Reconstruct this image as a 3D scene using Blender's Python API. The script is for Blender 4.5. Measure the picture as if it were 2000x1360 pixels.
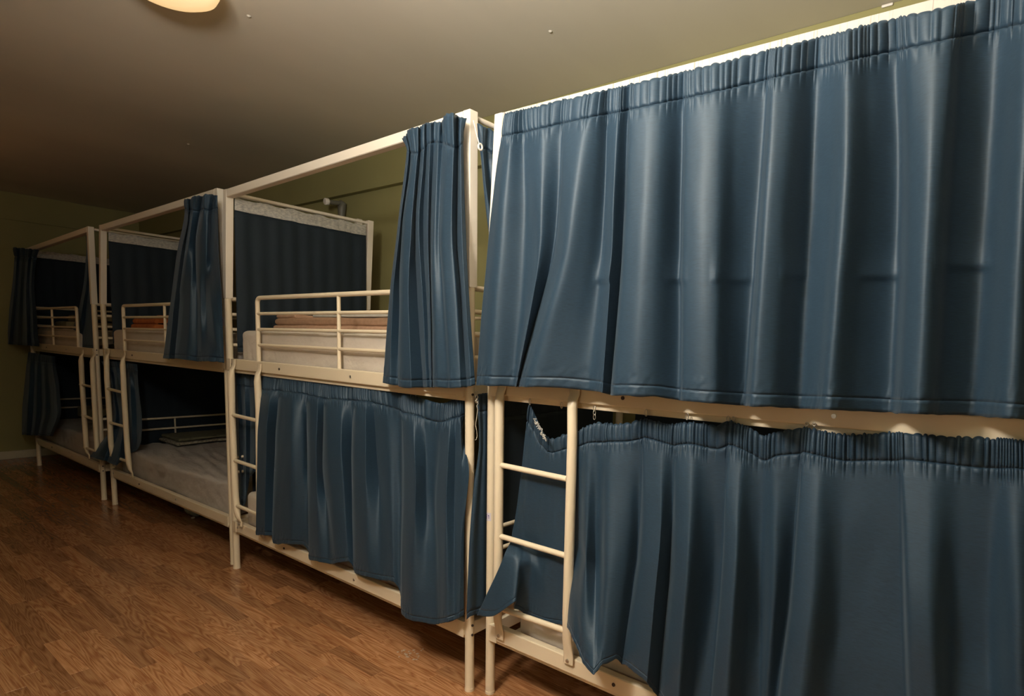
import bpy, math, random
from mathutils import Vector, Matrix, noise
random.seed(7)
S = bpy.context.scene
for o in list(bpy.data.objects): bpy.data.objects.remove(o)

# ------------------------------------------------------------------ camera
F_PX, U0, V0 = 1146.78, 1188.73, 795.19
CAM = Vector((1.6913, -1.5648, 1.4044))
_a, _b, _c = math.radians(34.788), math.radians(-5.6326), math.radians(2.0057)
FWD = Vector((-math.sin(_a)*math.cos(_b), math.cos(_a)*math.cos(_b), math.sin(_b)))
_r = Vector((math.cos(_a), math.sin(_a), 0)); _u = _r.cross(FWD)
RGT = _r*math.cos(_c)+_u*math.sin(_c); UP = -_r*math.sin(_c)+_u*math.cos(_c)
cd = bpy.data.cameras.new('camera'); cam = bpy.data.objects.new('camera', cd)
S.collection.objects.link(cam); S.camera = cam
M = Matrix((RGT, UP, -FWD)).transposed().to_4x4(); M.translation = CAM
cam.matrix_world = M
cd.sensor_width = 36; cd.lens = F_PX/2000*36
cd.shift_x = -(U0-1000)/2000; cd.shift_y = (V0-680)/2000
cd.clip_start = 0.02

# ------------------------------------------------------------------ world, lights, exposure
w = bpy.data.worlds.new('world'); S.world = w; w.use_nodes = True
w.node_tree.nodes['Background'].inputs[0].default_value = (0.5, 0.47, 0.42, 1)
w.node_tree.nodes['Background'].inputs[1].default_value = 0.0
S.view_settings.view_transform = 'Standard'; S.view_settings.look = 'None'
S.view_settings.gamma = 1; S.view_settings.use_curve_mapping = False
S.view_settings.exposure = 0.0
def area(name, loc, target, size, power, col):
    l = bpy.data.lights.new(name, 'AREA'); l.shape = 'DISK'; l.size = size; l.energy = power; l.color = col
    o = bpy.data.objects.new(name, l); S.collection.objects.link(o); o.location = loc
    o.rotation_euler = (Vector(target)-Vector(loc)).to_track_quat('-Z', 'Y').to_euler(); return o
def point(name, loc, rad, power, col):
    l = bpy.data.lights.new(name, 'POINT'); l.shadow_soft_size = rad; l.energy = power; l.color = col
    o = bpy.data.objects.new(name, l); S.collection.objects.link(o); o.location = loc; return o
# large soft lamp just above the frame
area('soft_lamp', (0.50, -1.50, 2.34), (0.8, 0.45, 1.72), 0.34, 38, (1.0, 0.91, 0.80))
# weak fill added behind the camera to lift the rails and lower curtains
area('fill_light', (0.9, -3.0, 1.45), (0.9, 0, 1.2), 1.3, 3.5, (1.0, 0.95, 0.88))
# unseen flash near the camera, aimed up to bounce off the ceiling
area('uplight', (0.8, -1.6, 2.12), (0.75, -1.5, 2.8), 0.5, 94, (1.0, 0.93, 0.82))
# warm lamp far down the room, left of the frame
point('warm_lamp_light', (-4.7, -1.35, 2.5), 0.08, 2.2, (1.0, 0.45, 0.16))

# ------------------------------------------------------------------ pixel rays -> places in the room
def ray(px, py): return FWD + RGT*((px-U0)/F_PX) - UP*((py-V0)/F_PX)
def at(px, py, y):
    d = ray(px, py); return CAM + d*((y-CAM.y)/d.y)
def atx(px, py, x):
    d = ray(px, py); return CAM + d*((x-CAM.x)/d.x)
def atz(px, py, z):
    d = ray(px, py); return CAM + d*((z-CAM.z)/d.z)
def to_px(P):
    d = Vector(P)-CAM; Z = d.dot(FWD)
    return (U0+F_PX*d.dot(RGT)/Z, V0-F_PX*d.dot(UP)/Z, Z)

# ------------------------------------------------------------------ materials
def mat(name, col, rough=0.5, **k):
    m = bpy.data.materials.new(name); m.use_nodes = True; n = m.node_tree; b = n.nodes['Principled BSDF']
    b.inputs['Base Color'].default_value = (*col, 1); b.inputs['Roughness'].default_value = rough
    for kk, v in k.items():
        b.inputs[kk.replace('_', ' ')].default_value = v
    return m
def N(m, t, **k):
    n = m.node_tree.nodes.new(t)
    for a, v in k.items():
        if a in n.inputs: n.inputs[a].default_value = v
        else: setattr(n, a, v)
    return n
def L(m, a, b): m.node_tree.links.new(a, b)
def coords(m, scale=(1, 1, 1), kind='Object'):
    t = N(m, 'ShaderNodeTexCoord'); mp = N(m, 'ShaderNodeMapping'); mp.inputs['Scale'].default_value = scale
    L(m, t.outputs[kind], mp.inputs[0]); return mp.outputs[0]
def bump(m, height, strength, dist=0.002):
    b = N(m, 'ShaderNodeBump'); b.inputs['Strength'].default_value = strength; b.inputs['Distance'].default_value = dist
    L(m, height, b.inputs['Height']); L(m, b.outputs[0], m.node_tree.nodes['Principled BSDF'].inputs['Normal']); return b
def mixcol(m, fac, c1, c2):
    x = N(m, 'ShaderNodeMix', data_type='RGBA'); L(m, fac, x.inputs[0])
    for i, c in ((6, c1), (7, c2)):
        if isinstance(c, tuple): x.inputs[i].default_value = (*c, 1)
        else: L(m, c, x.inputs[i])
    return x.outputs[2]
def ramp(m, fac, a, b):
    r = N(m, 'ShaderNodeMapRange'); r.inputs[1].default_value = a; r.inputs[2].default_value = b
    L(m, fac, r.inputs[0]); return r.outputs[0]

def m_noisy(name, c1, c2, rough, scale=3, bs=0.15, bscale=60, sc=(1, 1, 1), dist=0.002):
    m = mat(name, c1, rough); co = coords(m, sc)
    n1 = N(m, 'ShaderNodeTexNoise', Scale=scale, Detail=4.0); L(m, co, n1.inputs['Vector'])
    L(m, mixcol(m, ramp(m, n1.outputs[0], 0.35, 0.7), c1, c2), m.node_tree.nodes['Principled BSDF'].inputs['Base Color'])
    n2 = N(m, 'ShaderNodeTexNoise', Scale=bscale, Detail=3.0); L(m, co, n2.inputs['Vector'])
    bump(m, n2.outputs[0], bs, dist); return m
M_METAL = m_noisy('cream_painted_metal', (0.80, 0.69, 0.51), (0.775, 0.665, 0.485), 0.33, 3, 0.02, 30)
M_WHITE = m_noisy('white_painted_board', (0.83, 0.76, 0.65), (0.79, 0.72, 0.61), 0.45, 4, 0.04, 60)
M_WALL = m_noisy('olive_wall_paint', (0.32, 0.30, 0.125), (0.285, 0.265, 0.11), 0.75, 2, 0.25, 35)
M_CEIL = m_noisy('ceiling_paint', (0.70, 0.655, 0.56), (0.62, 0.58, 0.49), 0.7, 1.1, 0.2, 25, (1, .25, 1))
M_BASE = m_noisy('skirting_paint', (0.62, 0.58, 0.46), (0.55, 0.51, 0.41), 0.5)
M_SHEET = m_noisy('white_cotton_sheet', (0.66, 0.59, 0.51), (0.60, 0.53, 0.45), 0.85, 4, 0.8, 14, (1, 2.5, 1), 0.012)
M_SHEET2 = m_noisy('grey_cotton_sheet', (0.50, 0.46, 0.42), (0.40, 0.37, 0.33), 0.85, 4, 0.8, 14, (1, 2.5, 1), 0.012)
M_BEIGE = m_noisy('beige_fleece', (0.52, 0.32, 0.21), (0.44, 0.27, 0.17), 0.95, 40, 0.9, 220)
M_TOWEL = m_noisy('pale_terry', (0.55, 0.53, 0.47), (0.46, 0.45, 0.40), 0.95, 30, 0.9, 200)
M_ORANGE = m_noisy('orange_fleece', (0.55, 0.17, 0.04), (0.42, 0.12, 0.03), 0.95, 20, 0.9, 150)
M_OLIVE = m_noisy('moss_green_knit', (0.17, 0.16, 0.09), (0.11, 0.105, 0.06), 0.95, 30, 1.0, 90, (1, 1, 1), 0.006)
M_KHAKI = m_noisy('khaki_fabric', (0.33, 0.29, 0.17), (0.25, 0.22, 0.12), 0.9, 20, 0.8, 120)
M_SPECK = m_noisy('speckled_fabric', (0.42, 0.38, 0.28), (0.10, 0.09, 0.07), 0.9, 60, 0.6, 120)
M_STEEL = mat('steel', (0.55, 0.52, 0.47), 0.35, Metallic=0.9)
M_DARK = mat('dark_bolt_recess', (0.04, 0.03, 0.025), 0.5)
M_PLASTIC = mat('white_plastic', (0.80, 0.74, 0.66), 0.4)
M_GREYM = m_noisy('grey_painted_pipe', (0.17, 0.165, 0.13), (0.12, 0.115, 0.09), 0.5, 8, 0.1, 60)
M_RUST = mat('worn_rust_mark', (0.33, 0.19, 0.10), 0.8)
M_PLASTER = mat('pale_plaster', (0.62, 0.58, 0.50), 0.8)
M_BAG = mat('pale_plastic_bag', (0.35, 0.38, 0.34), 0.4)
M_INK = mat('violet_ink', (0.10, 0.06, 0.28), 0.6)
M_PAPER = mat('sticker_paper', (0.66, 0.62, 0.68), 0.6)
M_STRING = mat('cotton_string', (0.55, 0.50, 0.38), 0.9)
M_LAMP = mat('opal_glass', (0.85, 0.75, 0.6), 0.3)
_b = M_LAMP.node_tree.nodes['Principled BSDF']
_b.inputs['Emission Color'].default_value = (1.0, 0.66, 0.30, 1); _b.inputs['Emission Strength'].default_value = 0.85

def m_cloth(name, c1, c2, rough=0.5):
    m = mat(name, c1, rough); b = m.node_tree.nodes['Principled BSDF']
    co = coords(m, (1, 1, 1), 'Object')
    mp = N(m, 'ShaderNodeMapping'); mp.inputs['Scale'].default_value = (60, 60, 700); L(m, co, mp.inputs[0])
    n = N(m, 'ShaderNodeTexNoise', Scale=1.0, Detail=2.0); L(m, mp.outputs[0], n.inputs['Vector'])
    L(m, mixcol(m, ramp(m, n.outputs[0], 0.3, 0.7), c1, c2), b.inputs['Base Color'])
    bump(m, n.outputs[0], 0.25, 0.0006)
    b.inputs['Sheen Weight'].default_value = 0.12; b.inputs['Sheen Roughness'].default_value = 0.4
    b.inputs['Sheen Tint'].default_value = (0.6, 0.75, 0.9, 1)
    b.inputs['Specular IOR Level'].default_value = 0.6; b.inputs['Specular Tint'].default_value = (0.85, 0.94, 1.0, 1)
    return m
M_CURT = m_cloth('navy_satin_curtain', (0.0090, 0.0265, 0.049), (0.0170, 0.0430, 0.074), 0.58)
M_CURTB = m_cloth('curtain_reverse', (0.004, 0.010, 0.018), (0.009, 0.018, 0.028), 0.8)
M_TAPE = m_noisy('woven_gathering_tape', (0.62, 0.60, 0.54), (0.36, 0.36, 0.35), 0.9, 55, 0.9, 150, (1, 1, 2.2), 0.004)

def m_floor():
    m = mat('oak_laminate', (0.3, 0.12, 0.04), 0.3); b = m.node_tree.nodes['Principled BSDF']
    at_ = N(m, 'ShaderNodeAttribute'); at_.attribute_name = 'tone'
    g = N(m, 'ShaderNodeNewGeometry')
    off = N(m, 'ShaderNodeVectorMath', operation='SCALE'); L(m, at_.outputs['Color'], off.inputs[0]); off.inputs['Scale'].default_value = 40
    add = N(m, 'ShaderNodeVectorMath', operation='ADD'); L(m, g.outputs['Position'], add.inputs[0]); L(m, off.outputs[0], add.inputs[1])
    mp = N(m, 'ShaderNodeMapping'); mp.inputs['Scale'].default_value = (1.2, 15, 1); L(m, add.outputs[0], mp.inputs[0])
    w1 = N(m, 'ShaderNodeTexNoise', Scale=1.0, Detail=1.5); w1.inputs['Distortion'].default_value = 0.6; L(m, mp.outputs[0], w1.inputs['Vector'])
    # contour rings of the noise make cathedral grain
    mu = N(m, 'ShaderNodeMath', operation='MULTIPLY'); L(m, w1.outputs[0], mu.inputs[0]); mu.inputs[1].default_value = 15
    fr = N(m, 'ShaderNodeMath', operation='PINGPONG'); L(m, mu.outputs[0], fr.inputs[0]); fr.inputs[1].default_value = 0.5
    gr = ramp(m, fr.outputs[0], 0.0, 0.5)
    mp2 = N(m, 'ShaderNodeMapping'); mp2.inputs['Scale'].default_value = (9, 330, 1); L(m, add.outputs[0], mp2.inputs[0])
    f = N(m, 'ShaderNodeTexNoise', Scale=1.0, Detail=3.0); L(m, mp2.outputs[0], f.inputs['Vector'])
    c1 = mixcol(m, gr, (0.26, 0.102, 0.036), (0.45, 0.222, 0.098))
    mul = N(m, 'ShaderNodeMath', operation='MULTIPLY'); L(m, ramp(m, f.outputs[0], 0.45, 0.75), mul.inputs[0]); mul.inputs[1].default_value = 0.45
    c2 = mixcol(m, mul.outputs[0], c1, (0.66, 0.37, 0.195))
    hs = N(m, 'ShaderNodeHueSaturation'); L(m, c2, hs.inputs['Color'])
    v = ramp(m, at_.outputs['Fac'], 0, 1); mr = [n for n in m.node_tree.nodes if n.type == 'MAP_RANGE'][-1]
    mr.inputs[3].default_value = 0.72; mr.inputs[4].default_value = 1.18; L(m, v, hs.inputs['Value'])
    L(m, hs.outputs[0], b.inputs['Base Color'])
    n2 = N(m, 'ShaderNodeTexNoise', Scale=3.0, Detail=4.0); L(m, g.outputs['Position'], n2.inputs['Vector'])
    r = ramp(m, n2.outputs[0], 0.3, 0.7); mr2 = [n for n in m.node_tree.nodes if n.type == 'MAP_RANGE'][-1]
    mr2.inputs[3].default_value = 0.14; mr2.inputs[4].default_value = 0.24; L(m, r, b.inputs['Roughness'])
    bump(m, f.outputs[0], 0.12, 0.0008)
    return m
M_FLOOR = m_floor()
def m_tapeboard():
    # white strip with fine upright ribs along the canopy boards
    m = mat('ribbed_white_tape', (0.50, 0.465, 0.41), 0.6); co = coords(m, (1, 0, 0.02))
    n = N(m, 'ShaderNodeTexNoise', Scale=130.0, Detail=2.0); L(m, co, n.inputs['Vector'])
    L(m, mixcol(m, ramp(m, n.outputs[0], 0.56, 0.68), (0.50, 0.465, 0.41), (0.28, 0.24, 0.20)), m.node_tree.nodes['Principled BSDF'].inputs['Base Color'])
    bump(m, n.outputs[0], 0.4, 0.002); return m
M_RIB = m_tapeboard()

# ------------------------------------------------------------------ mesh helpers (world coordinates, shifted to the thing's base on build)
class MB:
    def __init__(s): s.v = []; s.f = []; s.sm = []
    def add(s, vs, fs, smooth=False):
        b = len(s.v); s.v += [tuple(x) for x in vs]
        s.f += [tuple(i+b for i in f) for f in fs]; s.sm += [smooth]*len(fs); return s
    def hexa(s, c, bev=0.0):
        # eight corners: 0-3 bottom ring, 4-7 top ring
        s.add(c, [(3, 2, 1, 0), (4, 5, 6, 7), (0, 1, 5, 4), (1, 2, 6, 5), (2, 3, 7, 6), (3, 0, 4, 7)]); return s
    def box(s, a, b):
        x0, y0, z0 = a; x1, y1, z1 = b
        return s.hexa([(x0, y0, z0), (x1, y0, z0), (x1, y1, z0), (x0, y1, z0), (x0, y0, z1), (x1, y0, z1), (x1, y1, z1), (x0, y1, z1)])
    def bar(s, p, q, wy, h, side=Vector((0, 1, 0))):
        # rectangular bar from p to q; side = width direction (wy), h = height along z
        p = Vector(p); q = Vector(q); d = (q-p).normalized(); u = d.cross(side).normalized()
        if abs(u.z) > .3 and u.z < 0: u = -u
        a = side*(wy/2); b = u*(h/2)
        return s.hexa([p-a-b, q-a-b, q+a-b, p+a-b, p-a+b, q-a+b, q+a+b, p+a+b])
    def tube(s, path, r, seg=12, caps=True):
        path = [Vector(p) for p in path]; n = len(path); rs = r if isinstance(r, (list, tuple)) else [r]*n
        rings = []; prev = None
        for i, p in enumerate(path):
            t = (path[min(i+1, n-1)]-path[max(i-1, 0)]).normalized()
            if prev is None:
                ref = Vector((0, 0, 1)) if abs(t.z) < .9 else Vector((1, 0, 0)); u = t.cross(ref).normalized()
            else: u = (prev-t*prev.dot(t)).normalized()
            prev = u; v = t.cross(u); rr = rs[i]
            ru, rv = rr if isinstance(rr, tuple) else (rr, rr)
            rings.append([p+u*(ru*math.cos(2*math.pi*k/seg))+v*(rv*math.sin(2*math.pi*k/seg)) for k in range(seg)])
        vs = [x for r_ in rings for x in r_]; fs = []
        for i in range(n-1):
            for k in range(seg):
                k2 = (k+1) % seg; fs.append((i*seg+k, i*seg+k2, (i+1)*seg+k2, (i+1)*seg+k))
        s.add(vs, fs, True)
        if caps:
            s.add(rings[0], [tuple(range(seg-1, -1, -1))]); s.add(rings[-1], [tuple(range(seg))])
        return s
    def lathe(s, c, prof, seg=32, axis=Vector((0, 0, 1)), caps=False):
        axis = axis.normalized(); ref = Vector((1, 0, 0)) if abs(axis.x) < .9 else Vector((0, 1, 0))
        u = axis.cross(ref).normalized(); v = axis.cross(u); vs = []
        for r, h in prof:
            for k in range(seg):
                t = 2*math.pi*k/seg; vs.append(Vector(c)+axis*h+(u*math.cos(t)+v*math.sin(t))*r)
        fs = [(i*seg+k, i*seg+(k+1) % seg, (i+1)*seg+(k+1) % seg, (i+1)*seg+k) for i in range(len(prof)-1) for k in range(seg)]
        return s.add(vs, fs, True)
    def grid(s, rows, closed=False):
        n = len(rows); m = len(rows[0]); vs = [p for r in rows for p in r]
        return s.add(vs, [(i*m+j, i*m+j+1, (i+1)*m+j+1, (i+1)*m+j) for i in range(n-1) for j in range(m-1)], True)
    def build(s, name, material, parent=None, bevel=0, solid=0, label=None):
        me = bpy.data.meshes.new(name)
        o0 = parent['_o'] if parent is not None and '_o' in parent else (0, 0, 0)
        o0 = Vector(o0)
        me.from_pydata([tuple(Vector(v)-o0) for v in s.v], [], s.f); me.polygons.foreach_set('use_smooth', s.sm)
        me.materials.append(material); me.update()
        o = bpy.data.objects.new(name, me); S.collection.objects.link(o)
        if parent is not None: o.parent = parent; o['_o'] = tuple(o0)
        if bevel:
            b = o.modifiers.new('bevel', 'BEVEL'); b.width = bevel; b.segments = 2; b.limit_method = 'ANGLE'
        if solid:
            b = o.modifiers.new('thickness', 'SOLIDIFY'); b.thickness = solid; b.offset = 0
        if label: o['label'] = label
        return o
def thing(name, label, cat, loc, group=None):
    o = bpy.data.objects.new(name, None); S.collection.objects.link(o); o.location = loc; o['_o'] = tuple(loc)
    o['label'] = label; o['category'] = cat; o.empty_display_size = .1
    if group: o['group'] = group
    return o
def tag(o, label, cat, group=None):
    o['label'] = label; o['category'] = cat
    if group: o['group'] = group
    return o
def struct(o): o['kind'] = 'structure'; return o

# ------------------------------------------------------------------ the room
WY, CZ, XW, ZL = 1.150, 2.823, -7.152, 2.535       # long wall, ceiling height, end wall, ledge height
XR, YN = 3.6, -3.1
struct(MB().box((XW-.1, YN-.1, -.06), (XR+.1, WY+.1, -.0012)).build('floor', M_FLOOR))
floor = bpy.data.objects['floor']
struct(MB().box((XW-.1, YN-.1, CZ), (XR+.1, WY+.1, CZ+.1)).build('ceiling', M_CEIL))
struct(MB().box((XW-.1, WY, -.06), (XR+.1, WY+.1, CZ)).build('wall_right', M_WALL))
struct(MB().box((XW-.1, YN-.1, -.06), (XW, WY, CZ)).build('wall_end', M_WALL))
struct(MB().box((XR, YN-.1, -.06), (XR+.1, WY, CZ)).build('wall_near', M_WALL))
struct(MB().box((XW, YN-.1, -.06), (XR, YN, CZ)).build('wall_left', M_WALL))
# the wall above the ledge stands a little proud
struct(MB().box((XW+.020, 1.102, ZL), (XR, WY-.0005, CZ-.0005)).build('trim_1', M_WALL, bevel=.004))
struct(MB().box((XW+.0005, YN+.0005, ZL+.005), (XW+.020, WY-.0005, CZ-.0005)).build('trim_2', M_WALL, bevel=.002))
struct(MB().box((XW+.0005, YN+.0005, 0), (XW+.016, WY-.017, .085)).build('baseboard_end', M_BASE, bevel=.004))
struct(MB().box((XW+.0005, WY-.016, 0), (XR-.0005, WY-.0005, .085)).build('baseboard_right', M_BASE, bevel=.004))

# laminate strips
def plank_geo(x0, x1, y0, y1):
    g, c, z = .0004, .0010, 0.0
    o = [(x0+g, y0+g, -.0011), (x1-g, y0+g, -.0011), (x1-g, y1-g, -.0011), (x0+g, y1-g, -.0011)]
    i = [(x0+g+c, y0+g+c, z), (x1-g-c, y0+g+c, z), (x1-g-c, y1-g-c, z), (x0+g+c, y1-g-c, z)]
    return o+i, [(4, 5, 6, 7), (0, 1, 5, 4), (1, 2, 6, 5), (2, 3, 7, 6), (3, 0, 4, 7)]
planks = []
y = YN+.0; row = 0
while y < WY-.02:
    y1 = min(y+.062, WY-.0165); x = XW+.017-random.random()*.3
    while x < XR:
        ln = random.choice((.34, .40, .48, .56, .64, .72)); x1 = min(x+ln, XR)
        a = max(x, XW+.017)
        if x1-a > .03: planks.append((a, x1, y, y1, random.random()))
        x = x1
    y += .062
def score(p):
    c = ((p[0]+p[1])/2, (p[2]+p[3])/2, 0); d = Vector(c)-CAM
    if d.dot(FWD) < .3: return 0
    u, v, Z = to_px(c)
    if not (-60 < u < 2060 and v < 1480): return 0
    if c[1] > .15: return 0
    if u > 1290: return 0
    return (p[1]-p[0])/Z**3
planks.sort(key=score, reverse=True)
def set_tone(me, tones):
    at_ = me.attributes.new('tone', 'FLOAT_COLOR', 'CORNER'); k = 0; dat = []
    for poly, t in zip(me.polygons, tones):
        for _ in poly.loop_indices: dat += [t, t, t, 1.0]
    at_.data.foreach_set('color', dat)
for p in planks[:298]:
    vs, fs = plank_geo(*p[:4]); me = bpy.data.meshes.new('plank'); c = Vector(((p[0]+p[1])/2, (p[2]+p[3])/2, 0))
    me.from_pydata([tuple(Vector(v)-c) for v in vs], [], fs); me.materials.append(M_FLOOR); me.update(); set_tone(me, [p[4]]*5)
    o = bpy.data.objects.new('plank', me); S.collection.objects.link(o); o.parent = floor; o.location = c
mb = MB(); tones = []
for p in planks[298:]:
    vs, fs = plank_geo(*p[:4]); mb.add(vs, fs); tones += [p[4]]*5
o = mb.build('far_planks', M_FLOOR); set_tone(o.data, tones); o.parent = floor; o['kind'] = 'stuff'
set_tone(floor.data, [.2]*len(floor.data.polygons))

# ------------------------------------------------------------------ bunk beds
H2 = .0195
W = .887
RAIL_T, RAIL_B = .300, .240     # lower side rail
def lerp(a, b, t): return a+(b-a)*t
def post_at(path, z):
    for a, b in zip(path, path[1:]):
        if a.z <= z <= b.z: return a.lerp(b, (z-a.z)/(b.z-a.z))
    return (path[-1] if z > path[-1].z else path[0]).copy()
def bed(label, FL, FR, up_l, up_r, lo_l, lo_r, ladder, guard, canopy_mat, group='white metal bunk beds in the row'):
    """FL, FR: far and near front post paths (foot, joint, top); up_/lo_: z of rail tops at the far and near end."""
    base = Vector(((FL[0].x+FR[0].x)/2, FL[0].y+W/2, 0)); y0 = FL[0].y
    t = thing('bunk_bed', label, 'bunk bed', base, group)
    RL = [p+Vector((0, W, 0)) for p in FL]; RR = [p+Vector((0, W, 0)) for p in FR]
    for P in (FL, FR, RL, RR):
        p = MB().tube([P[0], P[1]], .0185, 16).build('post', M_METAL, t)
        a = P[1]-Vector((0, 0, .012)); b = P[2]-Vector((0, 0, .001)); m = MB()
        m.hexa([a+Vector((sx*H2, sy*H2, 0)) for sx, sy in ((-1, -1), (1, -1), (1, 1), (-1, 1))]+[b+Vector((sx*H2, sy*H2, 0)) for sx, sy in ((-1, -1), (1, -1), (1, 1), (-1, 1))])
        m.build('post_extension', M_WHITE, p, bevel=.002)
        MB().tube([P[0]+Vector((0, 0, .0)), P[0]+Vector((0, 0, .012))], .0195, 16).build('foot_cap', M_METAL, p)
    # canopy boards
    for A, B in ((FL, FR),):
        a = A[2]+Vector((H2, 0, -.024)); b = B[2]+Vector((-H2, 0, -.024))
        r = MB().bar(a, b, .036, .044).build('canopy_rail', M_WHITE, t, bevel=.002)
        if A is FL:
            off = Vector((0, -.0195, .0))
            MB().bar(a+off+Vector((.004, 0, .0)), b+off, .002, .040).build('canopy_tape', canopy_mat, r)
    for A, B in ((FL, RL), (FR, RR)):
        MB().tube([A[2]+Vector((0, H2, -.018)), B[2]+Vector((0, -H2, -.018))], .010, 10).build('canopy_end_rail', M_WHITE, t)
    # side rails
    for zl, zr in ((up_l, up_r), (lo_l, lo_r)):
        for A, B, s in ((FL, FR, -1), (RL, RR, 1)):
            a = post_at(A, zl); b = post_at(B, zr); dx = Vector((.012, 0, 0))
            yo = Vector((0, s*.004, 0))
            a = Vector((a.x, a.y, zl-.030)); b = Vector((b.x, b.y, zr-.030))
            r = MB().bar(a+dx+yo, b-dx+yo, .030, .060).build('side_rail', M_METAL, t, bevel=.004)
            MB().bar(a+dx+Vector((0, -s*.006, -.040)), b-dx+Vector((0, -s*.006, -.040)), .018, .020).build('rail_lip', M_METAL, r, bevel=.002)
            if s < 0:
                for f_ in (.035, .30, .62):
                    c = a.lerp(b, f_)+Vector((0, -.019, .0))
                    MB().tube([c+Vector((0, .002, 0)), c+Vector((0, -.003, 0))], .0065, 10).build('bolt', M_STEEL if f_ != .30 else M_DARK, r)
            for sg, pp in ((1, a), (-1, b)):
                # bracket plate clasping the post
                MB().box((pp.x+(.012 if sg > 0 else -.055), pp.y+s*.0205-.002, pp.z-.036), (pp.x+(.055 if sg > 0 else -.012), pp.y+s*.0205+.002, pp.z+.031)).build('bracket', M_METAL, r, bevel=.0015)
        # end rails
        for A, z in ((FL, zl), (FR, zr)):
            q = post_at(A, z-.03)
            e = MB().box((q.x-.011, q.y+.015, z-.060), (q.x+.011, q.y+W-.015, z-.004)).build('end_rail', M_METAL, t, bevel=.003)
            for dz in (-.012, -.052):
                c = Vector((q.x+.0185, q.y-.003, z+dz))
                MB().tube([c, c+Vector((.004, -.001, 0))], .005, 8).build('bolt', M_DARK, e)
        # slats under the mattress
        n = 13
        for k in range(n):
            x = lerp(FL[0].x+.10, FR[0].x-.10, k/(n-1)); z = lerp(zl, zr, k/(n-1))-.052
            MB().box((x-.030, y0+.012, z), (x+.030, y0+W-.012, z+.012)).build('slat', M_METAL, t)
    # end frames: tubes between the posts, above each mattress
    for A, zb in ((FL, up_l), (FR, up_r)):
        f = MB()
        zs = [1.620, 1.530, 1.442, 1.352]
        for k, z in enumerate(zs):
            q = post_at(A, z); m = MB().tube([q+Vector((0, .012, 0)), q+Vector((0, W-.012, 0))], .0095 if k else .0115, 10)
            m.build('end_bar', M_METAL, t)
        q = post_at(A, 1.6); x = q.x
        for z0_, z1_ in ((1.352, 1.62), (.50, .68)):
            x = post_at(A, z0_).x; MB().tube([(x, q.y+W/2, z0_), (post_at(A, z1_).x, q.y+W/2, z1_)], .007, 8).build('end_upright', M_METAL, t)
    for A in (FL, FR):
        for z in (.68, .59):
            q = post_at(A, z); MB().tube([q+Vector((0, .012, 0)), q+Vector((0, W-.012, 0))], .009, 8).build('end_bar', M_METAL, t)
    # wall side guards
    for zs, r_ in (((1.56, 1.47), .010), ((.63, .545), .010)):
        for z in zs:
            a = post_at(RL, z); b = post_at(RR, z)
            MB().tube([a+Vector((.01, 0, 0)), b-Vector((.01, 0, 0))], r_, 10).build('wall_guard_bar', M_METAL, t)
        for fx in (.33, .66):
            a = post_at(RL, zs[0]); b = post_at(RR, zs[0]); x = lerp(a.x, b.x, fx)
            MB().tube([(x, y0+W, zs[0]), (x, y0+W, zs[1]-.08)], .007, 8).build('wall_guard_upright', M_METAL, t)
    # front guard rail of the upper bed
    gx0, gx1, gz, verts = guard
    gy = y0-.008
    g = MB(); zb = up_l-.005
    R_ = .028; path = [(gx0, gy, zb)]
    path += [(gx0, gy, gz-R_)]+[(gx0+R_-R_*math.cos(a), gy, gz-R_+R_*math.sin(a)) for a in (.4, .8, 1.2)]+[(gx0+R_, gy, gz)]
    path += [(gx1-R_, gy, gz)]+[(gx1-R_+R_*math.sin(a), gy, gz-R_+R_*math.cos(a)) for a in (.4, .8, 1.2)]+[(gx1, gy, gz-R_), (gx1, gy, zb)]
    gr = g.tube(path, .0115, 12).build('guard_rail', M_METAL, t)
    for k in range(1, 4):
        z = gz-.085*k
        MB().tube([(gx0, gy, z), (gx1, gy, z)], .0088, 10).build('guard_bar', M_METAL, gr)
    for x in verts:
        MB().tube([(x, gy, gz), (x, gy, zb)], .0088, 10).build('guard_upright', M_METAL, gr)
    # ladder
    l = thing_part(t, 'ladder')
    (sl, sr, rungs) = ladder
    ly = y0-.040
    for pts in (sl, sr):
        path = [at(px, py, ly) for px, py in pts]; n = len(path)
        rs = [(.0165, .0165)]*n
        a = path[0]; b = path[-1]
        # flattened ends bolted to the rails
        full = [a+Vector((0, .012, .03)), a+Vector((0, .012, .0)), a.lerp(path[1], .12)+Vector((0, .002, 0))]+[a.lerp(path[1], .3)]+path[1:-1]+[path[-2].lerp(b, .55), path[-2].lerp(b, .82)+Vector((0, .002, 0)), b+Vector((0, .012, 0)), b+Vector((0, .012, -.03))]
        rr = []
        for i in range(len(full)):
            e = min(i, len(full)-1-i)
            rr.append({0: (.0225, .004), 1: (.0225, .004), 2: (.0195, .012)}.get(e, (.0180, .0180)))
        MB().tube_flat(full, rr, 14).build('stile', M_METAL, l)
        c = full[-1]+Vector((0, -.005, .014)); MB().tube([c, c+Vector((0, -.004, 0))], .006, 10).build('bolt', M_STEEL, l)
    for (p, q) in rungs:
        a = at(*p, ly); b = at(*q, ly)
        MB().tube([a, b], .0105, 12).build('rung', M_METAL, l)
    return t
def thing_part(parent, name):
    o = bpy.data.objects.new(name, None); S.collection.objects.link(o); o.parent = parent; o['_o'] = tuple(parent['_o']); o.empty_display_size = .05
    return o
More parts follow.
